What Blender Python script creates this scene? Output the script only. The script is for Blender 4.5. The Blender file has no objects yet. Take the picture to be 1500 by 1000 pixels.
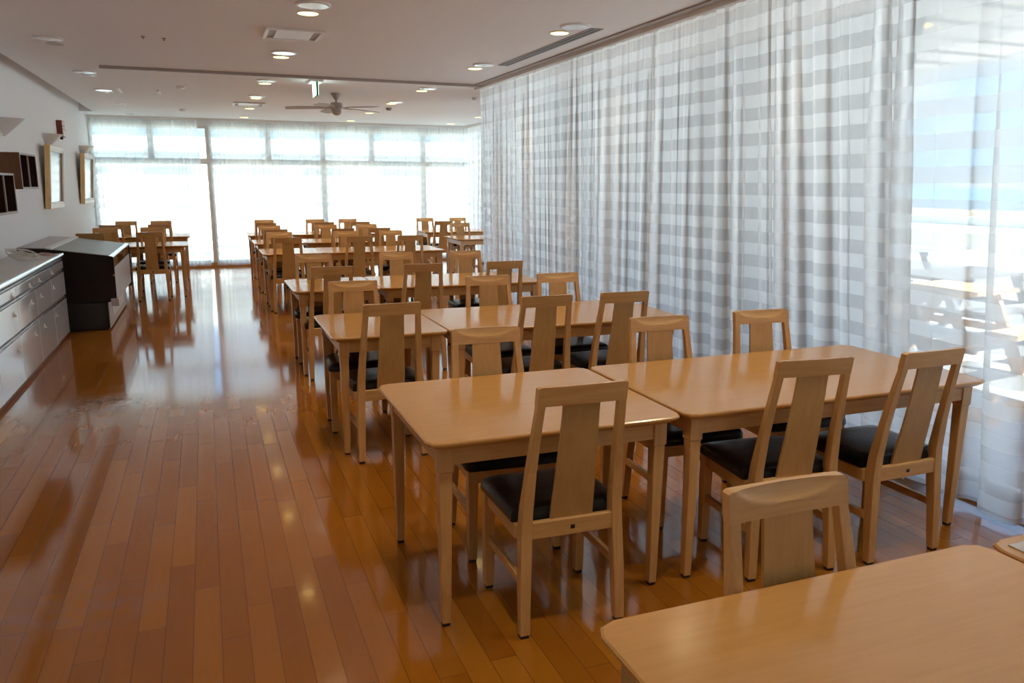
import bpy, bmesh, math, random
from mathutils import Vector, Matrix
PI = math.pi
C = bpy.context.scene.collection
S = bpy.context.scene
random.seed(7)

# ------------------------------------------------------------------ camera
cam_d = bpy.data.cameras.new('camera')
cam = bpy.data.objects.new('camera', cam_d)
C.objects.link(cam)
S.camera = cam
F_PX, PITCH, YAW, ROLL, EYE = 1151.88, 0.1979, 0.3673, 0.0046, 1.5428
fw = Vector((math.sin(YAW) * math.cos(PITCH), math.cos(YAW) * math.cos(PITCH), -math.sin(PITCH)))
rt = Vector((math.cos(YAW), -math.sin(YAW), 0))
up = rt.cross(fw)
r2 = rt * math.cos(ROLL) + up * math.sin(ROLL)
u2 = up * math.cos(ROLL) - rt * math.sin(ROLL)
m = Matrix((r2, u2, -fw)).transposed().to_4x4()
m.translation = Vector((0, 0, EYE))
cam.matrix_world = m
cam_d.sensor_width = 36
cam_d.lens = F_PX / 1500 * 36
cam_d.clip_start = 0.05
cam_d.clip_end = 2000

# ------------------------------------------------------------------ world, sun, exposure
W = bpy.data.worlds.new('sky')
S.world = W
W.use_nodes = True
nt = W.node_tree
nt.nodes.clear()
wo = nt.nodes.new('ShaderNodeOutputWorld')
bg = nt.nodes.new('ShaderNodeBackground')
tc = nt.nodes.new('ShaderNodeTexCoord')
sep = nt.nodes.new('ShaderNodeSeparateXYZ')
rmp = nt.nodes.new('ShaderNodeValToRGB')
rmp.color_ramp.elements[0].position = 0.0
rmp.color_ramp.elements[0].color = (0.43, 0.70, 0.98, 1)
rmp.color_ramp.elements[1].position = 0.5
rmp.color_ramp.elements[1].color = (0.30, 0.52, 0.90, 1)
nz = nt.nodes.new('ShaderNodeTexNoise')
nz.inputs['Scale'].default_value = 3.0
nz.inputs['Detail'].default_value = 5
mp = nt.nodes.new('ShaderNodeMapping')
mp.inputs['Scale'].default_value = (1, 1, 4)
cr = nt.nodes.new('ShaderNodeValToRGB')
cr.color_ramp.elements[0].position = 0.52
cr.color_ramp.elements[0].color = (0, 0, 0, 1)
cr.color_ramp.elements[1].position = 0.66
cr.color_ramp.elements[1].color = (1, 1, 1, 1)
mx = nt.nodes.new('ShaderNodeMix')
mx.data_type = 'RGBA'
mx.inputs['B'].default_value = (1.0, 1.0, 1.0, 1)
nt.links.new(tc.outputs['Generated'], sep.inputs[0])
nt.links.new(sep.outputs['Z'], rmp.inputs[0])
nt.links.new(tc.outputs['Generated'], mp.inputs[0])
nt.links.new(mp.outputs[0], nz.inputs['Vector'])
nt.links.new(nz.outputs['Fac'], cr.inputs[0])
nt.links.new(cr.outputs[0], mx.inputs['Factor'])
nt.links.new(rmp.outputs[0], mx.inputs['A'])
nt.links.new(mx.outputs['Result'], bg.inputs[0])
nt.links.new(bg.outputs[0], wo.inputs[0])
bg.inputs[1].default_value = 0.35

sun_d = bpy.data.lights.new('sun', 'SUN')
sun = bpy.data.objects.new('sun', sun_d)
C.objects.link(sun)
sun_d.energy = 4.4
sun_d.color = (1.0, 0.96, 0.88)
sun_d.angle = 0.01
sun.rotation_euler = Vector((-0.42, 0.5, -0.88)).to_track_quat('-Z', 'Y').to_euler()
sun.location = (0, 0, 20)

S.view_settings.view_transform = 'Standard'
S.view_settings.look = 'None'
S.view_settings.gamma = 1
S.view_settings.use_curve_mapping = False
S.view_settings.exposure = 2.70
S.cycles.transparent_max_bounces = 32
S.cycles.max_bounces = 10
S.cycles.diffuse_bounces = 6
S.cycles.glossy_bounces = 5
S.cycles.transmission_bounces = 8
S.cycles.caustics_reflective = False
S.cycles.caustics_refractive = False
S.cycles.sample_clamp_indirect = 6
S.cycles.use_denoising = True

# ------------------------------------------------------------------ materials
def mat(name):
    k = bpy.data.materials.new(name)
    k.use_nodes = True
    t = k.node_tree
    return k, t, t.nodes['Principled BSDF']

def N(t, kind, **kw):
    n = t.nodes.new(kind)
    for a, b in kw.items():
        setattr(n, a, b)
    return n

def plain(name, col, rough=0.6, metal=0.0, bump=0.0, bscale=40, var=0.04, spec=None, coat=0.0):
    k, t, p = mat(name)
    tcn = N(t, 'ShaderNodeTexCoord')
    no = N(t, 'ShaderNodeTexNoise')
    no.inputs['Scale'].default_value = bscale
    no.inputs['Detail'].default_value = 3
    t.links.new(tcn.outputs['Object'], no.inputs['Vector'])
    mixn = N(t, 'ShaderNodeMix', data_type='RGBA')
    mixn.inputs['A'].default_value = tuple(c * (1 - var) for c in col) + (1,)
    mixn.inputs['B'].default_value = tuple(min(1, c * (1 + var)) for c in col) + (1,)
    t.links.new(no.outputs['Fac'], mixn.inputs['Factor'])
    t.links.new(mixn.outputs['Result'], p.inputs['Base Color'])
    p.inputs['Roughness'].default_value = rough
    p.inputs['Metallic'].default_value = metal
    if spec is not None:
        p.inputs['Specular IOR Level'].default_value = spec
    if coat:
        p.inputs['Coat Weight'].default_value = coat
        p.inputs['Coat Roughness'].default_value = 0.08
    if bump:
        b = N(t, 'ShaderNodeBump')
        b.inputs['Strength'].default_value = bump
        b.inputs['Distance'].default_value = 0.01
        t.links.new(no.outputs['Fac'], b.inputs['Height'])
        t.links.new(b.outputs[0], p.inputs['Normal'])
    return k

def wood(name, c1, c2, axis, rough=0.3, coat=0.0):
    """beech grain stretched along one object axis, tone varied from object to object"""
    k, t, p = mat(name)
    tcn = N(t, 'ShaderNodeTexCoord')
    mpn = N(t, 'ShaderNodeMapping')
    sc = [60, 60, 60]
    sc[axis] = 4
    mpn.inputs['Scale'].default_value = sc
    oi = N(t, 'ShaderNodeObjectInfo')
    ad = N(t, 'ShaderNodeVectorMath', operation='ADD')
    cmb = N(t, 'ShaderNodeMath', operation='MULTIPLY')
    cmb.inputs[1].default_value = 37.0
    t.links.new(oi.outputs['Random'], cmb.inputs[0])
    t.links.new(tcn.outputs['Object'], ad.inputs[0])
    t.links.new(cmb.outputs[0], ad.inputs[1])
    t.links.new(ad.outputs[0], mpn.inputs[0])
    no = N(t, 'ShaderNodeTexNoise')
    no.inputs['Scale'].default_value = 1.0
    no.inputs['Detail'].default_value = 4
    no.inputs['Roughness'].default_value = 0.65
    t.links.new(mpn.outputs[0], no.inputs['Vector'])
    rp = N(t, 'ShaderNodeValToRGB')
    rp.color_ramp.elements[0].position = 0.3
    rp.color_ramp.elements[0].color = c2 + (1,)
    rp.color_ramp.elements[1].position = 0.62
    rp.color_ramp.elements[1].color = c1 + (1,)
    t.links.new(no.outputs['Fac'], rp.inputs[0])
    hs = N(t, 'ShaderNodeHueSaturation')
    mr = N(t, 'ShaderNodeMapRange')
    mr.inputs['To Min'].default_value = 0.92
    mr.inputs['To Max'].default_value = 1.08
    t.links.new(oi.outputs['Random'], mr.inputs['Value'])
    t.links.new(mr.outputs[0], hs.inputs['Value'])
    t.links.new(rp.outputs[0], hs.inputs['Color'])
    t.links.new(hs.outputs[0], p.inputs['Base Color'])
    p.inputs['Roughness'].default_value = rough
    p.inputs['Specular IOR Level'].default_value = 0.5
    if coat:
        p.inputs['Coat Weight'].default_value = coat
        p.inputs['Coat Roughness'].default_value = 0.12
    return k

BEECH = wood('beech_upright', (0.62, 0.350, 0.125), (0.53, 0.280, 0.090), 2, 0.33)
BEECH_X = wood('beech_crosswise', (0.62, 0.350, 0.125), (0.53, 0.280, 0.090), 0, 0.33)
BEECH_Y = wood('beech_lengthwise', (0.62, 0.350, 0.125), (0.53, 0.280, 0.090), 1, 0.33)
TOPW = wood('beech_tabletop', (0.56, 0.285, 0.085), (0.52, 0.258, 0.072), 0, 0.17)
SPLAT = wood('beech_splat', (0.55, 0.315, 0.105), (0.48, 0.260, 0.078), 2, 0.38)
SHELFW = wood('walnut_shelf_board', (0.20, 0.090, 0.040), (0.13, 0.055, 0.025), 2, 0.5)
GOLDW = wood('golden_frame_wood', (0.90, 0.62, 0.27), (0.80, 0.50, 0.19), 2, 0.35)
LEATHER = plain('black_vinyl', (0.007, 0.007, 0.008), 0.30, bump=0.15, bscale=60, var=0.2, spec=0.32)
RUBBER = plain('dark_rubber', (0.03, 0.022, 0.018), 0.7)
WALLM = plain('white_wall_paint', (0.93, 0.94, 0.95), 0.85, bump=0.05, bscale=90, var=0.015)
CEILM = plain('ceiling_paint', (0.91, 0.93, 0.95), 0.9, bump=0.03, bscale=80, var=0.012)
COVEM = plain('cove_shade_brown', (0.42, 0.30, 0.24), 0.9)  # brown carries the shade up inside the ceiling slot
FRAMEM = plain('window_frame_glow_pale', (0.80, 0.77, 0.73), 0.5)  # pale tone stands in for the glow washing over the backlit frames
RAILM = plain('rail_white', (0.82, 0.80, 0.77), 0.4)
TRACKM = plain('track_grey', (0.40, 0.35, 0.32), 0.5)
WHITEP = plain('white_plastic', (0.84, 0.83, 0.82), 0.4)
CABM = plain('cabinet_white_gloss', (0.84, 0.85, 0.87), 0.08, var=0.01, coat=1.0, bscale=6)
STEEL = plain('brushed_channel', (0.85, 0.87, 0.90), 0.18, metal=0.9, var=0.05)
COUNTERM = plain('counter_laminate', (0.72, 0.71, 0.70), 0.35, bscale=20)
DARKB = plain('dark_brown_panel', (0.012, 0.008, 0.008), 0.55, bscale=8, var=0.3, spec=0.3)
DARKG = plain('charcoal_panel', (0.022, 0.023, 0.026), 0.5)
BLACKM = plain('black_plastic', (0.01, 0.01, 0.011), 0.4)
GREYP = plain('grey_panel', (0.48, 0.46, 0.47), 0.35)
GLASSTOP = plain('grey_green_glass_lid', (0.33, 0.36, 0.33), 0.38, var=0.06, bscale=5, spec=0.3)
MIRRORM = plain('glazed_front', (0.42, 0.42, 0.40), 0.06, metal=0.85, var=0.03)
CABLEW = plain('white_cable', (0.72, 0.68, 0.62), 0.5)
CABLEP = plain('pinkish_cable', (0.55, 0.36, 0.30), 0.5)
FANM = plain('fan_greige', (0.46, 0.40, 0.36), 0.5)
PAPER = plain('pale_paper', (0.66, 0.72, 0.74), 0.5, var=0.06, bscale=4, coat=1.0)
SHELFIN = plain('shelf_inside_dark', (0.035, 0.014, 0.010), 0.6)
SHELFEDGE = plain('shelf_edge_greige', (0.42, 0.37, 0.33), 0.5)
REDBR = plain('alarm_brown', (0.20, 0.05, 0.035), 0.5)
PINKM = plain('alarm_pink_face', (0.78, 0.52, 0.46), 0.45)
GREENM = plain('exit_green', (0.03, 0.42, 0.20), 0.4)
DARKLAMP = plain('unlit_lamp_recess', (0.25, 0.21, 0.18), 0.3)
TERRM = plain('terrace_concrete', (0.52, 0.53, 0.54), 0.8, bscale=3, var=0.08)
SANDM = plain('beach_sand', (0.60, 0.52, 0.42), 0.9, bscale=0.4, var=0.12)
SEAM = plain('sea_water', (0.10, 0.28, 0.42), 0.25, bump=0.3, bscale=0.6, var=0.1)
GRASSM = plain('lawn_ground', (0.50, 0.56, 0.50), 0.95, bscale=2, var=0.15)
OUTW = plain('outdoor_white_render', (0.85, 0.86, 0.86), 0.8, bscale=3)
SLATG = plain('outdoor_grey_wood', (0.30, 0.30, 0.31), 0.8)
TANW = plain('outdoor_tan_wood', (0.62, 0.40, 0.22), 0.7)
SOFFM = plain('soffit_white', (0.70, 0.72, 0.74), 0.8)

def emis(name, col, s):
    k = bpy.data.materials.new(name)
    k.use_nodes = True
    t = k.node_tree
    t.nodes.clear()
    o = N(t, 'ShaderNodeOutputMaterial')
    e = N(t, 'ShaderNodeEmission')
    e.inputs[0].default_value = col + (1,)
    e.inputs[1].default_value = s
    t.links.new(e.outputs[0], o.inputs[0])
    return k
LAMPE = emis('lit_lamp', (0.62, 0.42, 0.13), 1.5)
DISCM = plain('glossy_white_disc', (0.88, 0.89, 0.92), 0.22, coat=1.0)
SIGNE = emis('sign_lit_white', (0.80, 0.93, 0.90), 0.8)
SIGNG = emis('sign_lit_green', (0.05, 0.50, 0.25), 0.7)

def curtain_mat(name, t_sheer, t_dense, col=(0.95, 0.955, 0.96)):
    k = bpy.data.materials.new(name)
    k.use_nodes = True
    t = k.node_tree
    t.nodes.clear()
    o = N(t, 'ShaderNodeOutputMaterial')
    g = N(t, 'ShaderNodeNewGeometry')
    sp = N(t, 'ShaderNodeSeparateXYZ')
    t.links.new(g.outputs['Position'], sp.inputs[0])
    a = N(t, 'ShaderNodeMath', operation='ADD')
    a.inputs[1].default_value = 0.1475 + 0.0225
    t.links.new(sp.outputs['Z'], a.inputs[0])
    d = N(t, 'ShaderNodeMath', operation='DIVIDE')
    d.inputs[1].default_value = 0.15
    t.links.new(a.outputs[0], d.inputs[0])
    f = N(t, 'ShaderNodeMath', operation='FRACT')
    t.links.new(d.outputs[0], f.inputs[0])
    c = N(t, 'ShaderNodeMath', operation='GREATER_THAN')
    c.inputs[1].default_value = 0.5
    t.links.new(f.outputs[0], c.inputs[0])
    # fine thread variation
    no = N(t, 'ShaderNodeTexNoise')
    no.inputs['Scale'].default_value = 9
    t.links.new(g.outputs['Position'], no.inputs['Vector'])
    mr = N(t, 'ShaderNodeMapRange')
    mr.inputs['To Min'].default_value = t_dense
    mr.inputs['To Max'].default_value = t_sheer
    # fract > .5 = dense, so invert
    inv = N(t, 'ShaderNodeMath', operation='SUBTRACT')
    inv.inputs[0].default_value = 1.0
    t.links.new(c.outputs[0], inv.inputs[1])
    t.links.new(inv.outputs[0], mr.inputs['Value'])
    mu = N(t, 'ShaderNodeMath', operation='MULTIPLY_ADD')
    mu.inputs[1].default_value = 0.08
    mu.inputs[2].default_value = -0.04
    t.links.new(no.outputs['Fac'], mu.inputs[0])
    ad = N(t, 'ShaderNodeMath', operation='ADD')
    t.links.new(mr.outputs[0], ad.inputs[0])
    t.links.new(mu.outputs[0], ad.inputs[1])
    tr = N(t, 'ShaderNodeBsdfTransparent')
    tl = N(t, 'ShaderNodeBsdfTranslucent')
    tl.inputs[0].default_value = col + (1,)
    df = N(t, 'ShaderNodeBsdfDiffuse')
    df.inputs[0].default_value = col + (1,)
    m1 = N(t, 'ShaderNodeMixShader')
    m1.inputs[0].default_value = 0.15
    t.links.new(tl.outputs[0], m1.inputs[1])
    t.links.new(df.outputs[0], m1.inputs[2])
    m2 = N(t, 'ShaderNodeMixShader')
    t.links.new(ad.outputs[0], m2.inputs[0])
    t.links.new(m1.outputs[0], m2.inputs[1])
    t.links.new(tr.outputs[0], m2.inputs[2])
    t.links.new(m2.outputs[0], o.inputs[0])
    return k
VOILE = curtain_mat('striped_voile', 0.33, 0.13)
VOILE_FAR = curtain_mat('striped_voile_far', 0.29, 0.17)

def glass_mat():
    k = bpy.data.materials.new('window_glass')
    k.use_nodes = True
    t = k.node_tree
    t.nodes.clear()
    o = N(t, 'ShaderNodeOutputMaterial')
    tr = N(t, 'ShaderNodeBsdfTransparent')
    tr.inputs[0].default_value = (0.93, 0.97, 0.97, 1)
    gl = N(t, 'ShaderNodeBsdfGlossy')
    gl.inputs['Roughness'].default_value = 0.01
    fr = N(t, 'ShaderNodeFresnel')
    fr.inputs[0].default_value = 1.45
    m2 = N(t, 'ShaderNodeMixShader')
    t.links.new(fr.outputs[0], m2.inputs[0])
    t.links.new(tr.outputs[0], m2.inputs[1])
    t.links.new(gl.outputs[0], m2.inputs[2])
    t.links.new(m2.outputs[0], o.inputs[0])
    return k
GLASS = glass_mat()

def floor_mat():
    k, t, p = mat('varnished_plank_floor')
    def M(op, a, b=None, c=None):
        n = N(t, 'ShaderNodeMath', operation=op)
        for i, v in enumerate((a, b, c)):
            if v is None:
                continue
            if isinstance(v, (int, float)):
                n.inputs[i].default_value = v
            else:
                t.links.new(v, n.inputs[i])
        return n.outputs[0]
    g = N(t, 'ShaderNodeNewGeometry')
    sp = N(t, 'ShaderNodeSeparateXYZ')
    t.links.new(g.outputs['Position'], sp.inputs[0])
    PW, PL = 0.0915, 0.92
    xs = M('DIVIDE', M('ADD', sp.outputs['X'], 10.02), PW)
    col = M('FLOOR', xs)
    wn = N(t, 'ShaderNodeTexWhiteNoise', noise_dimensions='1D')
    t.links.new(col, wn.inputs['W'])
    ys = M('ADD', M('DIVIDE', M('ADD', sp.outputs['Y'], 20.0), PL), wn.outputs['Value'])
    row = M('FLOOR', ys)
    cx = N(t, 'ShaderNodeCombineXYZ')
    t.links.new(col, cx.inputs[0])
    t.links.new(row, cx.inputs[1])
    wn2 = N(t, 'ShaderNodeTexWhiteNoise', noise_dimensions='3D')
    t.links.new(cx.outputs[0], wn2.inputs['Vector'])
    # grain
    mpn = N(t, 'ShaderNodeMapping')
    mpn.inputs['Scale'].default_value = (55, 5, 1)
    av = N(t, 'ShaderNodeVectorMath', operation='MULTIPLY_ADD')
    av.inputs[1].default_value = (9, 9, 9)
    t.links.new(wn2.outputs['Color'], av.inputs[0])
    t.links.new(g.outputs['Position'], av.inputs[2])
    t.links.new(av.outputs[0], mpn.inputs[0])
    no = N(t, 'ShaderNodeTexNoise')
    no.inputs['Scale'].default_value = 1
    no.inputs['Detail'].default_value = 5
    no.inputs['Roughness'].default_value = 0.6
    t.links.new(mpn.outputs[0], no.inputs['Vector'])
    rp = N(t, 'ShaderNodeValToRGB')
    e = rp.color_ramp.elements
    e[0].position = 0.0
    e[0].color = (0.250, 0.076, 0.007, 1)
    e[1].position = 1.0
    e[1].color = (0.45, 0.172, 0.014, 1)
    e2 = rp.color_ramp.elements.new(0.5)
    e2.color = (0.355, 0.118, 0.009, 1)
    tone = M('ADD', M('MULTIPLY_ADD', wn2.outputs['Value'], 0.5, 0.12), M('MULTIPLY', no.outputs['Fac'], 0.28))
    t.links.new(tone, rp.inputs[0])
    # seams
    fx = M('FRACT', xs)
    ex = M('MINIMUM', fx, M('SUBTRACT', 1.0, fx))
    sx = M('LESS_THAN', ex, 0.014)
    fy = M('FRACT', ys)
    ey = M('MINIMUM', fy, M('SUBTRACT', 1.0, fy))
    sy = M('LESS_THAN', ey, 0.0014)
    seam = M('MAXIMUM', sx, sy)
    mixn = N(t, 'ShaderNodeMix', data_type='RGBA')
    t.links.new(M('MULTIPLY', seam, 0.62), mixn.inputs['Factor'])
    t.links.new(rp.outputs[0], mixn.inputs['A'])
    mixn.inputs['B'].default_value = (0.05, 0.02, 0.008, 1)
    # grey worn patches beside the cabinets and a few dull stains in the aisle
    def blob(x, y, rx, ry):
        dx = M('DIVIDE', M('SUBTRACT', sp.outputs['X'], x), rx)
        dy = M('DIVIDE', M('SUBTRACT', sp.outputs['Y'], y), ry)
        d = M('ADD', M('MULTIPLY', dx, dx), M('MULTIPLY', dy, dy))
        return M('MAXIMUM', 0.0, M('SUBTRACT', 1.0, d))
    bl = M('ADD', blob(-0.70, 6.05, 0.30, 0.35), blob(-0.98, 5.95, 0.16, 0.45))
    bl = M('ADD', bl, M('MULTIPLY', blob(-0.52, 3.05, 0.35, 0.25), 0.3))
    n2 = N(t, 'ShaderNodeTexNoise')
    n2.inputs['Scale'].default_value = 14
    n2.inputs['Detail'].default_value = 6
    t.links.new(g.outputs['Position'], n2.inputs['Vector'])
    w = M('MULTIPLY', bl, M('MULTIPLY', M('SUBTRACT', n2.outputs['Fac'], 0.36), 3.0))
    w = M('MINIMUM', 0.55, M('MAXIMUM', 0.0, w))
    mix2 = N(t, 'ShaderNodeMix', data_type='RGBA')
    t.links.new(w, mix2.inputs['Factor'])
    t.links.new(mixn.outputs['Result'], mix2.inputs['A'])
    mix2.inputs['B'].default_value = (0.20, 0.17, 0.16, 1)
    t.links.new(mix2.outputs['Result'], p.inputs['Base Color'])
    n3 = N(t, 'ShaderNodeTexNoise')
    n3.inputs['Scale'].default_value = 3.0
    n3.inputs['Detail'].default_value = 4
    t.links.new(g.outputs['Position'], n3.inputs['Vector'])
    rr = M('ADD', M('MULTIPLY', n3.outputs['Fac'], 0.06), M('MULTIPLY', wn2.outputs['Value'], 0.03))
    rr = M('ADD', M('ADD', rr, 0.065), M('MULTIPLY', w, 0.3))
    t.links.new(rr, p.inputs['Roughness'])
    p.inputs['Specular IOR Level'].default_value = 0.4
    p.inputs['Coat Weight'].default_value = 0.5
    p.inputs['Coat Roughness'].default_value = 0.06
    # varnish ripple, tiny tilt of each plank, seams
    n4 = N(t, 'ShaderNodeTexNoise')
    n4.inputs['Scale'].default_value = 30
    n4.inputs['Detail'].default_value = 2
    t.links.new(g.outputs['Position'], n4.inputs['Vector'])
    tilt = M('MULTIPLY', M('SUBTRACT', wn2.outputs['Value'], 0.5), M('MULTIPLY', fx, 0.9))
    h = M('ADD', M('MULTIPLY', n4.outputs['Fac'], 0.30), M('MULTIPLY', tilt, 0.35))
    h = M('SUBTRACT', h, M('MULTIPLY', seam, 0.5))
    b = N(t, 'ShaderNodeBump')
    b.inputs['Strength'].default_value = 0.35
    b.inputs['Distance'].default_value = 0.0012
    t.links.new(h, b.inputs['Height'])
    t.links.new(b.outputs[0], p.inputs['Normal'])
    t.links.new(b.outputs[0], p.inputs['Coat Normal'])
    return k
FLOORM = floor_mat()

# ------------------------------------------------------------------ mesh helpers
class MB:
    def __init__(self):
        self.bm = bmesh.new()
    def hexa(self, v):
        vs = [self.bm.verts.new(p) for p in v]
        for f in ((3, 2, 1, 0), (4, 5, 6, 7), (0, 1, 5, 4), (1, 2, 6, 5), (2, 3, 7, 6), (3, 0, 4, 7)):
            self.bm.faces.new([vs[i] for i in f])
        return self
    def box(self, x0, x1, y0, y1, z0, z1):
        return self.hexa([(x0, y0, z0), (x1, y0, z0), (x1, y1, z0), (x0, y1, z0),
                          (x0, y0, z1), (x1, y0, z1), (x1, y1, z1), (x0, y1, z1)])
    def loft(self, rings, closed=True):
        """rings: lists of equal point counts, capped at both ends"""
        R = [[self.bm.verts.new(p) for p in r] for r in rings]
        n = len(R[0])
        for a, b in zip(R[:-1], R[1:]):
            for i in range(n):
                j = (i + 1) % n
                self.bm.faces.new((a[i], a[j], b[j], b[i]))
        if closed:
            self.bm.faces.new(R[0][::-1])
            self.bm.faces.new(R[-1])
        return self
    def rects(self, secs):
        """secs: (z, x0, x1, y0, y1) going up"""
        return self.loft([[(x0, y0, z), (x1, y0, z), (x1, y1, z), (x0, y1, z)] for z, x0, x1, y0, y1 in secs])
    def prism(self, pts, z0, z1):
        return self.loft([[(x, y, z0) for x, y in pts], [(x, y, z1) for x, y in pts]])
    def prism_y(self, pts, y0, y1):
        return self.loft([[(x, y0, z) for x, z in pts], [(x, y1, z) for x, z in pts]])
    def lathe(self, prof, cx=0, cy=0, n=24, sx=1):
        return self.loft([[(cx + r * math.cos(2 * PI * i / n) * sx, cy + r * math.sin(2 * PI * i / n), z)
                           for i in range(n)] for r, z in prof])
    def tube(self, pts, r, n=8):
        rings = []
        for i, p in enumerate(pts):
            a = Vector(pts[max(0, i - 1)])
            b = Vector(pts[min(len(pts) - 1, i + 1)])
            d = (b - a).normalized()
            q = d.to_track_quat('Z', 'Y')
            rings.append([tuple(Vector(p) + q @ Vector((r * math.cos(2 * PI * k / n), r * math.sin(2 * PI * k / n), 0)))
                          for k in range(n)])
        return self.loft(rings)
    def build(self, name, m_, parent=None, bevel=0.0, seg=2, smooth=False, angle=30):
        bm = self.bm
        bmesh.ops.recalc_face_normals(bm, faces=bm.faces)
        if bevel:
            es = [e for e in bm.edges if len(e.link_faces) == 2 and e.calc_face_angle(0) > math.radians(angle)]
            bmesh.ops.bevel(bm, geom=es, offset=bevel, segments=seg, affect='EDGES', profile=0.5)
        me = bpy.data.meshes.new(name)
        bm.to_mesh(me)
        bm.free()
        me.materials.append(m_)
        if smooth:
            for p_ in me.polygons:
                p_.use_smooth = True
            me.set_sharp_from_angle(angle=math.radians(40))
        o = bpy.data.objects.new(name, me)
        C.objects.link(o)
        if parent:
            o.parent = parent
        return o

def tag(o, label=None, cat=None, group=None, kind=None):
    if label: o['label'] = label
    if cat: o['category'] = cat
    if group: o['group'] = group
    if kind: o['kind'] = kind
    return o

def thing(name, label, cat, loc=(0, 0, 0), rz=0, group=None):
    o = bpy.data.objects.new(name, None)
    o.empty_display_size = 0.1
    C.objects.link(o)
    o.location = loc
    o.rotation_euler = (0, 0, rz)
    return tag(o, label, cat, group)

KIDS = {}
def kids(o):
    return [c for c in bpy.data.objects if c.parent == o]

def copy_tree(o, parent=None):
    if o.name not in KIDS:
        KIDS[o.name] = kids(o)
    c = o.copy()
    C.objects.link(c)
    c.parent = parent
    for ch in KIDS[o.name]:
        copy_tree(ch, c)
    return c

def struct(o):
    o['kind'] = 'structure'
    return o

# ------------------------------------------------------------------ the room
H = 2.668
XW = -1.82       # left wall
YF = 15.8        # far wall (window line)
XR = 3.62        # right window line, near part
XR2 = 5.25       # right window line, far part
YS = 9.45        # where the room widens
YB = -3.2
struct(MB().box(XW - .1, XR2 + .2, YB - .1, YF + .15, -0.12, 0).build('floor', FLOORM))
cb = MB()
cb.box(-1.62, 3.95, YB, YS + 0.05, H, H + .3)
cb.box(-1.62, XR2 + .15, YS + 0.05, YF + .1, H, H + .3)
cb.box(XW, -1.62, 14.9, YF + .1, H, H + .3)
struct(cb.build('ceiling', CEILM))
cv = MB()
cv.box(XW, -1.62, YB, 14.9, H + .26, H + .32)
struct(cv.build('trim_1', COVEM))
struct(MB().box(XW - .12, XW, YB, YF + .1, 0, H + .32).build('wall_left', WALLM))
struct(MB().box(XW - .12, 3.95, YB - .12, YB, 0, H + .32).build('wall_back', WALLM))
# heads above and returns beside the windows
struct(MB().box(XW, XR2 + .15, YF, YF + .12, 2.55, H).build('wall_far', CEILM))
struct(MB().box(XR, XR + .14, YB, YS, 2.60, H).build('wall_right', CEILM))
struct(MB().box(XR, XR2 + .15, YS - .1, YS, 2.60, H).box(XR2, XR2 + .14, YS, YF, 2.6, H).build('trim_2', CEILM))
struct(MB().box(XW, XR2, YF - .02, YF, 0, .07).build('baseboard_far', BEECH_X))
struct(MB().box(-1.62, XR - .3, -1.5, -1.48, H - .001, H - .0005).build('trim_3', CEILM))

def window(n, x0, x1, cell, vert_axis='x', fixed=YF, z1=2.55, transom=True, mull=None, pm=FRAMEM, t=0.05):
    """a framed window bay; mull = list of positions for upper mullions"""
    def bx(b, a0, a1, z0, z1_, d=0.07):
        if vert_axis == 'x':
            b.box(a0, a1, fixed, fixed + d, z0, z1_)
        else:
            b.box(fixed, fixed + d, a0, a1, z0, z1_)
    f = MB()
    bx(f, x0, x0 + t, 0.0, z1); bx(f, x1 - t, x1, 0.0, z1)
    bx(f, x0 + t, x1 - t, 0.0, 0.05); bx(f, x0 + t, x1 - t, z1 - 0.05, z1)
    if transom:
        bx(f, x0 + t, x1 - t, 1.87, 1.97)
    for q in (mull or []):
        bx(f, q - 0.05, q + 0.05, 1.97 if transom else 0.05, z1 - .05)
    fr = f.build('window_%d' % n, pm)
    struct(fr)
    g = MB()
    if vert_axis == 'x':
        g.box(x0 + t, x1 - t, fixed + .03, fixed + .034, 0.05, z1 - .05)
    else:
        g.box(fixed + .03, fixed + .034, x0 + t, x1 - t, 0.05, z1 - .05)
    g.build('window_pane', GLASS, fr)
    return fr
window(1, XW, 0.12, 1, mull=[-0.85])
window(2, 0.12, 2.17, 1, mull=[1.16])
window(3, 2.17, 4.15, 1, mull=[3.11])
window(4, 4.15, XR2, 1)
yy = YB
k = 5
while yy < YS - 0.1:
    y1 = min(yy + 2.52, YS - .1)
    window(k, yy, y1, 1, 'y', XR + .03, 2.6, transom=False, pm=RAILM)
    k += 1
    yy = y1
window(k, XR + .1, XR2, 1, 'x', YS - .08, 2.6, transom=False, pm=RAILM); k += 1
window(k, YS, 12.6, 1, 'y', XR2 + .03, 2.6, transom=False, pm=RAILM); k += 1
window(k, 12.6, YF, 1, 'y', XR2 + .03, 2.6, transom=False, pm=RAILM); k += 1

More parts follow.
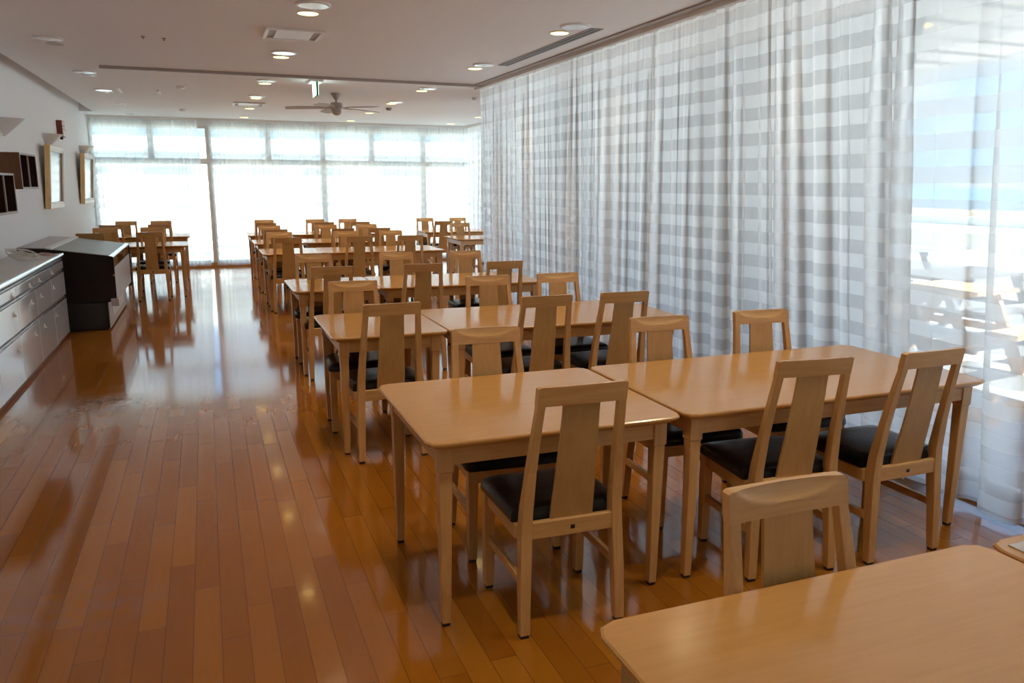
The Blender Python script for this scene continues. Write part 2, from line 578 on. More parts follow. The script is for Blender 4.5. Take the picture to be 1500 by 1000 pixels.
# ------------------------------------------------------------------ curtains
def curtain(label, axis, a0, a1, base, lean=None, z0=0.03, z1=2.622, amp=0.045, wl=0.17, over=0.020, seed=1,
            m_=None, group=None, edge1=0.0, flare=0.0):
    """pleated voile panel running along an axis; lean(s, z) moves the cloth out of its plane"""
    rnd = random.Random(seed)
    ph = [rnd.uniform(0, 6.28) for _ in range(6)]
    n = int(abs(a1 - a0) / 0.0105)
    nz_ = 26
    vs, fs = [], []
    for j in range(nz_ + 1):
        tz = j / nz_                       # 0 bottom .. 1 top
        z = z0 + (z1 - z0) * tz
        d = 1 - tz
        for i in range(n + 1):
            q = i / n
            s = a0 + (a1 - a0) * q
            phi = 2 * PI * s / wl + 1.5 * math.sin(2 * PI * s / 1.13 + ph[0]) + 1.0 * math.sin(2 * PI * s / 0.47 + ph[1])
            A = amp * (0.55 + 0.45 * math.sin(2 * PI * s / 0.83 + ph[2])) * (0.30 + 0.70 * min(1, d * 1.8))
            fine = 0.010 * math.sin(phi * 2.6 + ph[3]) * (1 - 0.75 * min(1, d * 3.0))
            drift = 0.35 * math.sin(2 * PI * d * 0.6 + ph[4] + s * 2.1) * d
            off = A * math.sin(phi + drift) + fine
            off += 0.014 * math.sin(2 * PI * s / 0.31 + ph[5] + d * 1.2) * d
            al = -over * (1 + .5 * math.sin(s * 5.3 + ph[1])) * math.sin(2 * (phi + drift)) * min(1, d * 2.0 + .25)
            al += edge1 * q * q * q * d
            base_s = s + al
            o_ = base + off + (lean(s, z) if lean else 0)
            zz = z
            if j == 0:
                zz = z + 0.006 * math.sin(phi * 0.5)
            if j == nz_:
                zz = z + 0.008 * abs(math.sin(phi * 1.3))
            vs.append((o_, base_s, zz) if axis == 'y' else (base_s, o_, zz))
    w = n + 1
    for j in range(nz_):
        for i in range(n):
            a = j * w + i
            fs.append((a, a + 1, a + w + 1, a + w))
    me = bpy.data.meshes.new('sheer_curtain')
    me.from_pydata(vs, [], fs)
    me.materials.append(m_ or VOILE)
    for p_ in me.polygons:
        p_.use_smooth = True
    o = bpy.data.objects.new('sheer_curtain', me)
    C.objects.link(o)
    return tag(o, label, 'curtain', group)

def lean_r(s, z):
    k_ = max(0.0, min(1.0, (2.6 - z) / 2.4))
    near = max(0.0, min(1.0, (5.2 - s) / 1.6))
    return 0.21 * k_ * near + 0.05 * k_
GR = 'striped sheer curtains along the right window wall'
curtain('striped white sheer curtain hanging at the right edge of the view, nearest the camera', 'y', -1.6, 3.20, 3.11, lean_r, seed=3, group=GR, wl=0.25, amp=0.055, over=0.042)
curtain('striped white sheer curtain hanging beyond the chair behind the second table row, right wall', 'y', 3.17, 5.30, 3.12, lean_r, seed=5, group=GR, wl=0.18, over=0.032)
curtain('striped white sheer curtain hanging behind the third row of tables on the right wall', 'y', 5.265, 7.15, 3.11, lean_r, seed=8, group=GR, wl=0.15, over=0.028)
curtain('striped sheer curtain at the far end of the long right rail', 'y', 7.12, 9.2, 3.12, lean_r, seed=11, group=GR, wl=0.15, over=0.028)
GFc = 'sheer curtains across the far windows'
FK = dict(z1=2.62, amp=0.03, wl=0.16, over=0.012, m_=VOILE_FAR, group=GFc)
curtain('sheer curtain over the far window at the left, next to the dark gap', 'x', -1.78, -0.06, 15.62, seed=21, edge1=0.10, **FK)
curtain('sheer curtain over the far window directly right of the dark gap', 'x', 0.13, 2.13, 15.62, seed=22, **FK)
curtain('sheer curtain over the far window behind the ceiling fan', 'x', 2.13, 4.12, 15.60, seed=23, **FK)
curtain('sheer curtain in the far right corner of the far windows', 'x', 4.12, 5.12, 15.62, seed=24, **FK)
curtain('sheer curtain along the far side window where the room widens', 'y', 9.75, 15.5, 5.0, z1=2.62, amp=0.04, wl=0.18, over=0.018, m_=VOILE_FAR, seed=31, group=GFc)

def rail(label, x0, x1, y0, y1):
    tag(MB().box(x0, x1, y0, y1, H - .035, H).build('curtain_rail', RAILM, bevel=.004), label, 'curtain rail')
rail('long white curtain rail under the ceiling above the right window wall', 3.085, 3.145, YB + .05, 9.32)
rail('white curtain rail under the ceiling above the far windows', -1.80, 5.14, 15.60, 15.64)
rail('white curtain rail along the widened right side of the far room', 4.96, 5.02, 9.7, 15.55)
# shallow casing beside the long rail
struct(MB().box(3.0, 3.05, YB + .05, 9.25, H - .012, H).build('trim_4', TRACKM))

tag(MB().box(-0.89, 3.07, 9.02, 9.07, H - .028, H).build('partition_track', TRACKM, bevel=.003),
    'grey ceiling track crossing the room in front of the fan', 'ceiling track')

# tie-back hook on the wall near the far left corner
hk = MB().box(XW, XW + .03, 15.08, 15.14, 1.27, 1.31).tube([(XW + .03, 15.11, 1.29), (XW + .07, 15.11, 1.28), (XW + .085, 15.11, 1.20), (XW + .06, 15.11, 1.12)], .012)
tag(hk.build('tieback_hook', WHITEP), 'small curtain tie-back hook on the left wall by the far corner', 'hook')

# ------------------------------------------------------------------ tables
def table(label, x0, y0, w, d, group):
    t = thing('dining_table', label, 'table', (x0 + w / 2, y0 + d / 2, 0), 0, group)
    a, b = w / 2, d / 2
    c = 0.045
    def oct_(s, cc):
        A, B = a - s, b - s
        return [(-A + cc, -B), (A - cc, -B), (A - cc * .3, -B + cc * .3), (A, -B + cc), (A, B - cc), (A - cc * .3, B - cc * .3),
                (A - cc, B), (-A + cc, B), (-A + cc * .3, B - cc * .3), (-A, B - cc), (-A, -B + cc), (-A + cc * .3, -B + cc * .3)]
    top = MB()
    secs = [(0.672, 0.022, c), (0.685, 0.004, c), (0.690, 0.0, c), (0.696, 0.0, c), (0.700, 0.004, c)]
    top.loft([[(x, y, z) for x, y in oct_(s, cc)] for z, s, cc in secs])
    top.build('tabletop', TOPW, t)
    i, th = 0.050, 0.020
    ap = MB()
    ap.box(-a + i + .01, a - i - .01, -b + i, -b + i + th, .605, .6715)
    ap.box(-a + i + .01, a - i - .01, b - i - th, b - i, .605, .6715)
    ap.box(-a + i, -a + i + th, -b + i + .01, b - i - .01, .605, .6715)
    ap.box(a - i - th, a - i, -b + i + .01, b - i - .01, .605, .6715)
    ap.build('apron', BEECH_X, t)
    for sx in (-1, 1):
        for sy in (-1, 1):
            cx, cy = sx * (a - i - .026 + .004), sy * (b - i - .026 + .004)
            L = MB()
            def rc(z, h, ox=0):
                return (z, cx - h, cx + h, cy - h, cy + h)
            L.rects([rc(.012, .0155), rc(.575, .0235), rc(.583, .0275), rc(.6718, .0275)])
            lg = L.build('leg', BEECH, t, bevel=.002, seg=1)
            MB().rects([rc(0, .012), rc(.0125, .013)]).build('foot_pad', RUBBER, lg)
    return t

GT = 'beech dining tables'
ROW = [0.400, 2.393, 4.325, 6.357, 9.86, 11.62, 13.52]
rown = ['nearest', 'second', 'third', 'fourth', 'fifth', 'sixth', 'farthest']
table('beech table filling the lower right corner of the view', 0.649, ROW[0], 1.04, .85, GT)
table('beech table cut off by the right edge, beside the table in the lower right corner', 1.702, ROW[0] - .01, 1.3, .85, GT)
table('beech table behind the large foreground chair, left table of the second row', 0.629, ROW[1], .981, .85, GT)
table('long beech table reaching the curtain, right table of the second row from the camera', 1.626, ROW[1], 1.562, .85, GT)
table('small beech table at the aisle end of the third row from the camera', 0.601, ROW[2], 0.675, .85, GT)
table('long beech table next to the small one in the third row from the camera', 1.283, ROW[2] - .01, 1.58, .85, GT)
for r in (3, 4, 5, 6):
    table('small beech table at the aisle end of the %s table row' % rown[r], 0.602, ROW[r], .70, .85, GT)
    table('long beech table at the window end of the %s table row' % rown[r], 1.306, ROW[r], 1.45 + (.1 if r > 3 else 0), .85, GT)
table('beech table against the left wall, nearer of the two behind the display case', -1.68, 11.60, 1.41, .85, GT)
table('beech table against the left wall, farther of the two behind the display case', -1.68, 13.60, 1.41, .85, GT)
table('beech table in the widened part of the room, nearer of two by the side curtain', 3.60, 11.66, 1.2, .84, GT)
table('beech table in the widened part of the room, farther of two by the side curtain', 3.58, 13.55, 1.2, .84, GT)

tag(MB().box(1.702 + .035, 2.96, ROW[0] + .03, ROW[0] + .805, .7003, .7028).build('table_mat', plain('pale_mat', (0.50, 0.44, 0.40), 0.3)),
    'thin pale mat covering the table cut off by the right edge', 'table mat')
struct(MB().box(XR - .06, XR, YB, YS - .1, 0, .06).build('baseboard_right', plain('sill_brown', (0.34, 0.24, 0.17), 0.4)))

# ------------------------------------------------------------------ chairs
def make_chair():
    t = thing('dining_chair', '', 'chair')
    Wb, Wt = 0.202, 0.183            # half widths (outer) at seat, at top
    for sx in (-1, 1):
        secs = []
        for z, half, pw, yb, yf in ((.012, .199, .036, -.222, -.190), (.20, .197, .040, -.212, -.172), (.38, .190, .040, -.200, -.152),
                                    (.46, .185, .038, -.200, -.156), (.60, .176, .034, -.215, -.182), (.75, .166, .030, -.242, -.214), (.842, .160, .029, -.260, -.235)):
            a, b = half - pw, half
            x0, x1 = (a, b) if sx > 0 else (-b, -a)
            secs.append((z, x0, x1, yb, yf))
        p = MB().rects(secs).build('back_post', BEECH, t, bevel=.003, seg=2)
        z, x0, x1, y0, y1 = secs[0]
        MB().rects([(0, x0 + .004, x1 - .004, y0 + .004, y1 - .004), (.0122, x0 + .003, x1 - .003, y0 + .003, y1 - .003)]).build('foot_pad', RUBBER, p)
    for sx in (-1, 1):
        x0, x1 = (.172, .207) if sx > 0 else (-.207, -.172)
        xa, xb = (.168, .210) if sx > 0 else (-.210, -.168)
        p = MB().rects([(.012, x0, x1 , .150, .184), (.30, xa, xb, .148, .190), (.398, xa, xb, .148, .190)]).build('front_leg', BEECH, t, bevel=.003, seg=2)
        MB().rects([(0, x0 + .004, x1 - .004, .154, .180), (.0122, x0 + .003, x1 - .003, .153, .181)]).build('foot_pad', RUBBER, p)
    # crest rail with a scooped front
    nx, nz_ = 44, 14
    hw, th, zb, zt = 0.1600, 0.026, 0.838, 0.905
    bm = bmesh.new()
    def yc(x, z):
        return -.2465 - (z - .842) * .17 + 0.004 * (1 - (x / hw) ** 2) * -1
    fr, bk = [], []
    for j in range(nz_ + 1):
        a, b = [], []
        for i in range(nx + 1):
            x = -hw + 2 * hw * i / nx
            z = zb + (zt - zb) * j / nz_
            if j == nz_:
                e = abs(x) - (hw - .012)
                if e > 0:
                    z -= .008 * (e / .012) ** 2
            sc = 1 - (x / .135) ** 2 - ((z - .907) / .040) ** 2
            dep = 0.014 * max(0, sc) ** .55
            a.append(bm.verts.new((x, yc(x, z) + th / 2 - dep, z)))
            b.append(bm.verts.new((x, yc(x, z) - th / 2, z)))
        fr.append(a); bk.append(b)
    for j in range(nz_):
        for i in range(nx):
            bm.faces.new((fr[j][i], fr[j][i + 1], fr[j + 1][i + 1], fr[j + 1][i]))
            bm.faces.new((bk[j][i + 1], bk[j][i], bk[j + 1][i], bk[j + 1][i + 1]))
        bm.faces.new((fr[j][0], fr[j + 1][0], bk[j + 1][0], bk[j][0]))
        bm.faces.new((fr[j + 1][nx], fr[j][nx], bk[j][nx], bk[j + 1][nx]))
    for i in range(nx):
        bm.faces.new((fr[0][i + 1], fr[0][i], bk[0][i], bk[0][i + 1]))
        bm.faces.new((fr[nz_][i], fr[nz_][i + 1], bk[nz_][i + 1], bk[nz_][i]))
    mb = MB(); mb.bm.free(); mb.bm = bm
    mb.build('crest_rail', BEECH_X, t, smooth=True)
    # splat, bowed backwards, wider at the bottom
    n = 10
    secs = []
    for i in range(n + 1):
        q = i / n
        z = .405 + (.840 - .405) * q
        hwid = .080 + (.066 - .080) * min(1, q * 1.1)
        y = -.178 + (-.248 + .178) * q ** 1.3 - .010 * math.sin(PI * q)
        secs.append((z, -hwid, hwid, y - .005, y + .005))
    MB().rects(secs).build('splat', SPLAT, t, smooth=True)
    # seat frame
    rr = MB().box(-.163, .163, -.196, -.174, .352, .414).build('rear_rail', BEECH_X, t, bevel=.003, seg=1)
    MB().box(-.008, .008, -.1975, -.1955, .374, .388).build('maker_plate', BLACKM, rr)
    MB().box(-.169, .169, .164, .186, .345, .398).build('front_rail', BEECH_X, t, bevel=.003, seg=1)
    for sx in (-1, 1):
        x0, x1 = (.176, .199) if sx > 0 else (-.199, -.176)
        MB().box(x0, x1, -.153, .149, .345, .398).build('side_rail', BEECH_Y, t, bevel=.003, seg=1)
        MB().box(x0 + .002, x1 - .002, -.173, .149, .190, .222).build('stretcher', BEECH_Y, t, bevel=.002, seg=1)
    # cushion: rounded, wider at the front, notched between the posts at the back
    prof = [(.399, .010), (.404, .0), (.425, .0), (.440, .006), (.449, .022), (.453, .060)]
    def ring(z, s):
        f, bk_, wf, wb = .205 - s, -.168 + s, .218 - s, .143 - s * .6
        wm = .208 - s
        pts = []
        c_ = .03
        pts += [(-wb, bk_), (wb, bk_), (wb + .002, -.145 + s * .3), (wm, -.140 + s * .3), (wm, -.10), (wf, f - c_), (wf - c_ * .3, f - c_ * .3), (wf - c_, f),
                (0, f + .006), (-wf + c_, f), (-wf + c_ * .3, f - c_ * .3), (-wf, f - c_), (-wm, -.10), (-wm, -.140 + s * .3), (-wb - .002, -.145 + s * .3)]
        return [(x, y, z) for x, y in pts]
    MB().loft([ring(z, s) for z, s in prof]).build('seat_cushion', LEATHER, t, smooth=True)
    return t

proto = make_chair()
used = [False]
GC = 'beech dining chairs with black seats'
def chair(x, y, rz, label):
    if used[0]:
        c = copy_tree(proto)
    else:
        c = proto
        used[0] = True
    c.location = (x, y, 0)
    c.rotation_euler = (0, 0, rz)
    c['label'] = label
    c['category'] = 'chair'
    c['group'] = GC
    return c

R_ = math.radians
D_ = 0.85
def front(x, row, label, rz=0, dy=0):      # near side, back towards the camera
    chair(x, ROW[row] + .107 + dy, R_(rz), label)
def back(x, row, label, rz=0, dy=0):       # far side, facing the camera
    chair(x, ROW[row] + D_ - .155 + dy, R_(180 + rz), label)
back(1.150, 0, 'chair with scooped crest rail behind the table in the lower right corner', 0, -.045)
front(1.118, 1, 'large foreground chair seen from behind, drawn up to the left table of the second row', -1.5, -.005)
front(2.125, 1, 'chair seen from behind, left of two at the long second-row table', -6, .035)
front(2.650, 1, 'chair seen from behind nearest the right curtain, drawn up to the long second-row table', 1, .0)
back(1.135, 1, 'chair facing the camera behind the left table of the second row', -2, -.035)
back(2.035, 1, 'chair facing the camera behind the long second-row table, the left of two', -3, -.035)
back(2.640, 1, 'chair facing the camera behind the long second-row table, beside the curtain', -4, -.035)
xs3 = [(0.885, 'aisle end'), (1.80, 'middle'), (2.36, 'curtain end')]
front(0.900, 2, 'chair seen from behind at the small aisle-end table of the third row', 2, .0)
front(1.825, 2, 'chair seen from behind at the middle of the third table row', 0, .0)
front(2.345, 2, 'chair seen from behind at the curtain end of the third table row', -1, .0)
back(0.865, 2, 'chair facing the camera behind the small aisle-end table of the third row', -3, -.04)
back(1.815, 2, 'chair facing the camera behind the middle of the third table row', -3, -.04)
back(2.360, 2, 'chair facing the camera behind the third table row, close to the curtain', -2, -.04)
X2 = {3: (1.62, 2.32), 4: (1.73, 2.37), 5: (1.81, 2.34), 6: (1.81, 2.40)}
X2b = {3: (1.64, 2.315), 4: (1.73, 2.35), 5: (1.73, 2.36), 6: (1.80, 2.37)}
for r in (3, 4, 5, 6):
    n_ = rown[r]
    front(0.885, r, 'chair seen from behind at the aisle end of the %s table row' % n_, random.uniform(-1, 1))
    front(X2[r][0], r, 'chair seen from behind at the middle of the %s table row' % n_, random.uniform(-1, 1))
    front(X2[r][1], r, 'chair seen from behind at the window end of the %s table row' % n_, random.uniform(-1, 1))
    back(0.875 + (.05 if r == 6 else 0), r, 'chair facing the camera behind the aisle end of the %s table row' % n_, random.uniform(-1, 1))
    back(X2b[r][0], r, 'chair facing the camera behind the middle of the %s table row' % n_, random.uniform(-1, 1))
    back(X2b[r][1], r, 'chair facing the camera behind the window end of the %s table row' % n_, random.uniform(-1, 1))
chair(-0.71, 11.55, 0, 'chair seen from behind at the nearer left-wall table, at its aisle end')
chair(-1.39, 11.50, 0, 'chair seen from behind at the nearer left-wall table, next to the wall')
chair(-0.74, 12.27, PI, 'chair facing the camera behind the nearer left-wall table, at its aisle end')
chair(-1.35, 12.27, PI, 'chair facing the camera behind the nearer left-wall table, next to the wall')
chair(-0.69, 13.60, 0, 'chair seen from behind at the farther left-wall table, at its aisle end')
chair(-1.36, 13.60, 0, 'chair seen from behind at the farther left-wall table, next to the wall')
chair(-0.72, 14.30, PI, 'chair facing the camera behind the farther left-wall table, at its aisle end')
chair(-1.25, 14.30, PI, 'chair facing the camera behind the farther left-wall table, next to the wall')
chair(3.82, 13.50, 0, 'chair seen from behind at the farther table by the side curtain')
chair(3.82, 14.26, PI, 'chair facing the camera behind the farther side-curtain table, at its left end')
chair(4.46, 14.26, PI, 'chair facing the camera behind the farther side-curtain table, at its right end')
chair(3.91, 12.33, PI, 'chair facing the camera behind the nearer table by the side curtain')

# ------------------------------------------------------------------ ceiling fittings
def disc(cx, cy, r, drop, lab, nm='ceiling_disc', lit=None):
    t = thing(nm, lab, 'ceiling light', (cx, cy, H), 0, 'round lamps in the ceiling')
    MB().lathe([(r, 0), (r, -drop), (r * .90, -drop - .004), (r * .86, -drop - .002)], n=32).build('rim', WHITEP, t, smooth=True)
    if lit is LAMPE:
        ld = bpy.data.lights.new('lamp_light', 'SPOT')
        ld.energy = LAMP_W
        ld.color = (1.0, 0.82, 0.56)
        ld.spot_size = R_(125)
        ld.spot_blend = 1.0
        ld.shadow_soft_size = .06
        lo = bpy.data.objects.new('lamp_light', ld)
        C.objects.link(lo)
        lo.parent = t
        lo.location = (0, 0, -drop - .012)
    MB().lathe([(r * .86, -drop + .001), (r * .86, -drop - .0035)], n=32).build('lens', lit, t)
    return t
LAMP_W = 9.5
colx = [(-1.09, 'left'), (0.73, 'middle'), (2.59, 'right')]
rowy = [(1.75, 'added unseen rearmost'), (3.75, 'added unseen overhead'), (5.76, 'nearest'), (7.79, 'second'), (9.88, 'third'), (11.62, 'fourth'), (13.25, 'fifth'), (15.05, 'last')]  # first two rows are unseen lamps, added to brighten and warm the foreground
for cx, cn in colx:
    for cy, rn in rowy:
        if cn == 'left':
            if cy < 7: continue
            disc(cx + .01, cy, .078, .004, 'unlit round ceiling lamp, %s from the camera along the left wall' % rn, 'downlight', DARKLAMP)
        else:
            disc(cx, cy, .078, .004, 'glowing yellow downlight, %s of the ceiling line %s' % (rn, 'over the aisle' if cn == 'middle' else 'near the right curtain'), 'downlight', LAMPE)
        if cy < 13:
            disc(cx, cy - (.28 if cy < 12 else .2), .112, .010, 'wide white ceiling disc paired with the %s lamp %s' % (rn, {'left': 'along the left wall', 'middle': 'over the aisle', 'right': 'near the right curtain'}[cn]), 'ceiling_disc', DISCM)
# extra lamps of the widened part
for cx, cy, lb in ((4.49, 13.3, 'glowing yellow downlight over the nearer side-curtain table'), (4.49, 15.0, 'glowing yellow downlight in the far right corner of the ceiling')):
    disc(cx, cy, .078, .004, lb, 'downlight', LAMPE)

def cassette(x0, x1, y0, y1, lab):
    t = thing('air_conditioning_vent', lab, 'ceiling vent', ((x0 + x1) / 2, (y0 + y1) / 2, H), 0, 'square vents in the ceiling')
    a, b = (x1 - x0) / 2, (y1 - y0) / 2
    f = MB()
    e = .028
    f.box(-a, a, -b, -b + e, -.018, 0).box(-a, a, b - e, b, -.018, 0).box(-a, -a + e, -b + e, b - e, -.018, 0).box(a - e, a, -b + e, b - e, -.018, 0)
    f.build('frame', WHITEP, t, bevel=.003, seg=1)
    MB().box(-a + e, a - e, -b + e, b - e, -.006, 0).build('recess', TRACKM, t)
    MB().box(-a + e + .05, a - e - .05, -b + e + .012, b - e - .012, -.014, -.006).build('panel', WHITEP, t, bevel=.002, seg=1)
cassette(.50, .93, 6.36, 6.80, 'white-framed ceiling vent between the first two aisle lamps')
cassette(.46, .90, 12.25, 12.70, 'small far ceiling vent above the aisle near the far windows')
t = thing('linear_vent', 'long narrow slot vent in the ceiling beside the right curtain', 'ceiling vent', (2.78, 6.5, H))
MB().box(-.05, .05, -1.0, 1.0, -.006, 0).build('frame', TRACKM, t)
for dx in (-.022, .022):
    MB().box(dx - .012, dx + .012, -.98, .98, -.008, -.006).build('slot', BLACKM, t)
# small fittings
for x, y, lb in ((-.375, 7.15, 'small round ceiling hook left of two, near the left lamps'), (-.224, 7.18, 'small round ceiling hook right of two, near the left lamps')):
    tag(MB().lathe([(.016, H), (.016, H - .006), (.006, H - .008), (.006, H - .02)], x, y, 12).build('ceiling_hook', TRACKM), lb, 'hook')
for x, lb in ((-.91, 'left white clip of the ceiling hatch'), (-.46, 'right white clip of the ceiling hatch')):
    tag(MB().box(x - .015, x + .015, 11.1, 11.5, H - .02, H).build('hatch_clip', WHITEP, bevel=.004), lb + ' in front of the far left window', 'clip')
tag(MB().lathe([(.05, H), (.05, H - .02), (.035, H - .035), (.01, H - .036)], -.183, 10.57, 20).build('smoke_detector', WHITEP, smooth=True), 'white smoke detector on the ceiling left of the exit sign', 'smoke detector')
tag(MB().lathe([(.045, H), (.045, H - .02), (.03, H - .04), (.01, H - .041)], 2.70, 12.3, 20).build('smoke_detector', DARKLAMP, smooth=True), 'small dark sensor on the ceiling right of the fan', 'smoke detector')
tag(MB().lathe([(.05, H), (.05, H - .02), (.035, H - .035), (.01, H - .036)], 3.46, 10.39, 20).build('smoke_detector', WHITEP, smooth=True), 'white smoke detector on the ceiling past the end of the long curtain rail', 'smoke detector')
tag(MB().lathe([(.05, H), (.05, H - .02), (.035, H - .035), (.01, H - .036)], -.235, 13.85, 20).build('smoke_detector', WHITEP, smooth=True), 'white smoke detector on the ceiling near the far left window', 'smoke detector')

# exit sign, edge-on to the aisle
t = thing('exit_sign', 'green and white exit sign hanging from the ceiling, seen edge-on', 'exit sign', (1.24, 9.42, H))
MB().box(-.07, .07, -.15, .15, -.025, 0).build('mounting_plate', WHITEP, t, bevel=.004)
bdy = MB().box(-.012, .012, -.15, .15, -.175, -.025).build('housing', GREENM, t, bevel=.003)
for s in (-1, 1):
    x = s * .0125
    f = MB().box(min(x, x + s * .002), max(x, x + s * .002), -.143, .143, -.169, -.031).build('face', SIGNE, t)
    xa, xb = sorted((x + s * .002, x + s * .003))
    g = MB()
    g.box(xa, xb, -.13, -.02, -.160, -.145).box(xa, xb, -.13, -.117, -.145, -.045).box(xa, xb, -.033, -.02, -.145, -.045).box(xa, xb, -.13, -.02, -.045, -.036)
    g.box(xa, xb, .045, .075, -.060, -.040)                      # head
    g.box(xa, xb, .035, .065, -.105, -.064)                      # trunk
    g.hexa([(xa, .035, -.105), (xb, .035, -.105), (xb, .048, -.105), (xa, .048, -.105), (xa, .0, -.150), (xb, .0, -.150), (xb, .014, -.154), (xa, .014, -.154)])
    g.hexa([(xa, .05, -.105), (xb, .05, -.105), (xb, .065, -.105), (xa, .065, -.105), (xa, .09, -.150), (xb, .09, -.150), (xb, .104, -.145), (xa, .104, -.145)])
    g.box(xa, xb, .005, .035, -.078, -.068).box(xa, xb, .065, .095, -.092, -.082)
    g.build('running_figure', SIGNG, f)

# ceiling fan
t = thing('ceiling_fan', 'greige ceiling fan with long blades beyond the ceiling track', 'ceiling fan', (1.65, 10.6, H))
MB().lathe([(.068, 0), (.066, -.012), (.018, -.085)], n=24).build('canopy', FANM, t, smooth=True)
MB().lathe([(.013, -.08), (.013, -.12)], n=12).build('rod', FANM, t)
MB().lathe([(.05, -.115), (.072, -.122), (.076, -.165), (.060, -.178), (.060, -.190), (.055, -.192)], n=28).build('motor', FANM, t, smooth=True)
MB().lathe([(.058, -.19), (.064, -.20), (.064, -.235), (.045, -.262), (.02, -.275), (.002, -.277)], n=28).build('lower_cap', FANM, t, smooth=True)
for k in range(5):
    a = R_(168 + 72 * k)
    ca, sa = math.cos(a), math.sin(a)
    def P(r, w, z):
        return (r * ca - w * sa, r * sa + w * ca, z)
    def quad_ring(r, w, tl, th=.005, sag=0):
        z = -.182 + sag
        return [P(r, -w, z - tl), P(r, w, z + tl), P(r, w, z + tl + th), P(r, -w, z - tl + th)]
    b = MB().loft([quad_ring(.16, .045, .008), quad_ring(.20, .058, .010), quad_ring(.45, .066, .011, sag=-.006), quad_ring(.60, .062, .010, sag=-.012), quad_ring(.64, .045, .007, sag=-.014)]).build('blade', FANM, t)
    MB().loft([quad_ring(.055, .014, .0, .006, -.003), quad_ring(.12, .018, .004, .006, -.005), quad_ring(.20, .03, .005, .005, -.006)]).build('blade_arm', FANM, b)

# ------------------------------------------------------------------ left wall things
def wall_shelf(y0, y1, z0, z1, lab, x1=-1.50):
    t = thing('wall_shelf', lab, 'shelf', (XW, (y0 + y1) / 2, z0), 0, 'dark box shelves on the left wall')
    d, w, h = x1 - XW, (y1 - y0) / 2, z1 - z0
    b = .018
    body = MB()
    body.box(0, d - .004, -w, -w + b, 0, h).box(0, d - .004, w - b, w, 0, h).box(0, d - .004, -w + b, w - b, 0, b).box(0, d - .004, -w + b, w - b, h - b, h)
    body.build('case', SHELFW, t)
    MB().box(0, .01, -w + b, w - b, b, h - b).build('back_panel', SHELFIN, t)
    e = MB()
    e.box(d - .004, d, -w, -w + b, 0, h).box(d - .004, d, w - b, w, 0, h).box(d - .004, d, -w + b, w - b, 0, b).box(d - .004, d, -w + b, w - b, h - b, h)
    e.build('edge_band', SHELFEDGE, t)
    MB().box(.01, d - .012, -.008, .008, b, h - b).build('divider', SHELFIN, t)
    MB().box(d - .012, d - .001, -.009, .009, b, h - b).build('divider_edge', SHELFEDGE, t)
    MB().box(.01, d - .006, w - b - .003, w - b, b, h - b).build('dark_lining', SHELFIN, t)  # dark sheet added to darken the far inner side
    for s in (-1, 1):   # board lining, added to darken the box interior
        MB().box(d - .20, d - .19, min(s * .008, s * (w - b)), max(s * .008, s * (w - b)), b, h - b).build('dark_inner_board', SHELFIN, t)
    return t
wall_shelf(8.18, 8.90, 1.475, 1.795, 'dark box shelf with brown side, right and higher of the two on the left wall')
wall_shelf(7.12, 7.86, 1.28, 1.61, 'dark box shelf at the left edge of the photo, the lower one', -1.50)
# peg holes on the side of the upper shelf
def picture(y0, y1, z0, z1, lab):
    t = thing('framed_picture', lab, 'picture', (XW, (y0 + y1) / 2, z0), 0, 'gold framed pictures on the left wall')
    w, h = (y1 - y0) / 2, z1 - z0
    t.rotation_euler = (0, R_(4.5), 0)
    x0, x1, e = .012, .072, .055
    f = MB()
    f.box(x0, x1, -w, -w + e, 0, h).box(x0, x1, w - e, w, 0, h).box(x0, x1, -w + e, w - e, 0, e).box(x0, x1, -w + e, w - e, h - e, h)
    f.build('frame', GOLDW, t, bevel=.006, seg=2)
    MB().box(x1 - .001, x1 + .002, -w + .008, -w + e - .008, .008, h - .008).box(x1 - .001, x1 + .002, w - e + .008, w - .008, .008, h - .008).box(x1 - .001, x1 + .002, -w + e - .008, w - e + .008, .008, e - .008).box(x1 - .001, x1 + .002, -w + e - .008, w - e + .008, h - e + .008, h - .008).build('cream_moulding', RAILM, t)
    g = MB()
    q = .02
    g.box(x1 - .012, x1 - .004, -w + e, -w + e + q, e, h - e).box(x1 - .012, x1 - .004, w - e - q, w - e, e, h - e)
    g.box(x1 - .012, x1 - .004, -w + e + q, w - e - q, e, e + q).box(x1 - .012, x1 - .004, -w + e + q, w - e - q, h - e - q, h - e)
    g.build('inner_moulding', WHITEP, t)
    MB().box(x0 + .01, x0 + .035, -w + e, w - e, e, h - e).build('glazed_sheet', PAPER, t)
    return t
picture(10.98, 12.00, 1.22, 1.985, 'gold framed picture leaning from the left wall, nearer of the two')
picture(13.93, 15.05, 1.21, 1.985, 'gold framed picture leaning from the left wall, the one by the far corner')
def sconce(y, zt, lab, w=.36):
    t = thing('wall_sconce', lab, 'wall lamp', (XW, y, zt), 0, 'white cone sconces on the left wall')
    n = 14
    rings = []
    for r, z in ((.02, -.17), (.10, -.085), (w / 2, 0), (w / 2 - .008, 0), (.09, -.075), (.012, -.15)):
        rings.append([(max(.001, r * 1.15 * math.cos(-PI / 2 + PI * i / n)), r * math.sin(-PI / 2 + PI * i / n), z) for i in range(n + 1)])
    b = MB()
    R2 = [[b.bm.verts.new(p) for p in r] for r in rings]
    for a, c in zip(R2[:-1], R2[1:]):
        for i in range(n):
            b.bm.faces.new((a[i], a[i + 1], c[i + 1], c[i]))
    b.build('shade', WHITEP, t, smooth=True)
    MB().box(0, .012, -.04, .04, -.16, -.04).build('wall_plate', WHITEP, t)
    return t
sconce(9.25, 2.15, 'white cone sconce at the left edge above the box shelves')
sconce(11.55, 2.125, 'white cone sconce above the nearer gold framed picture')
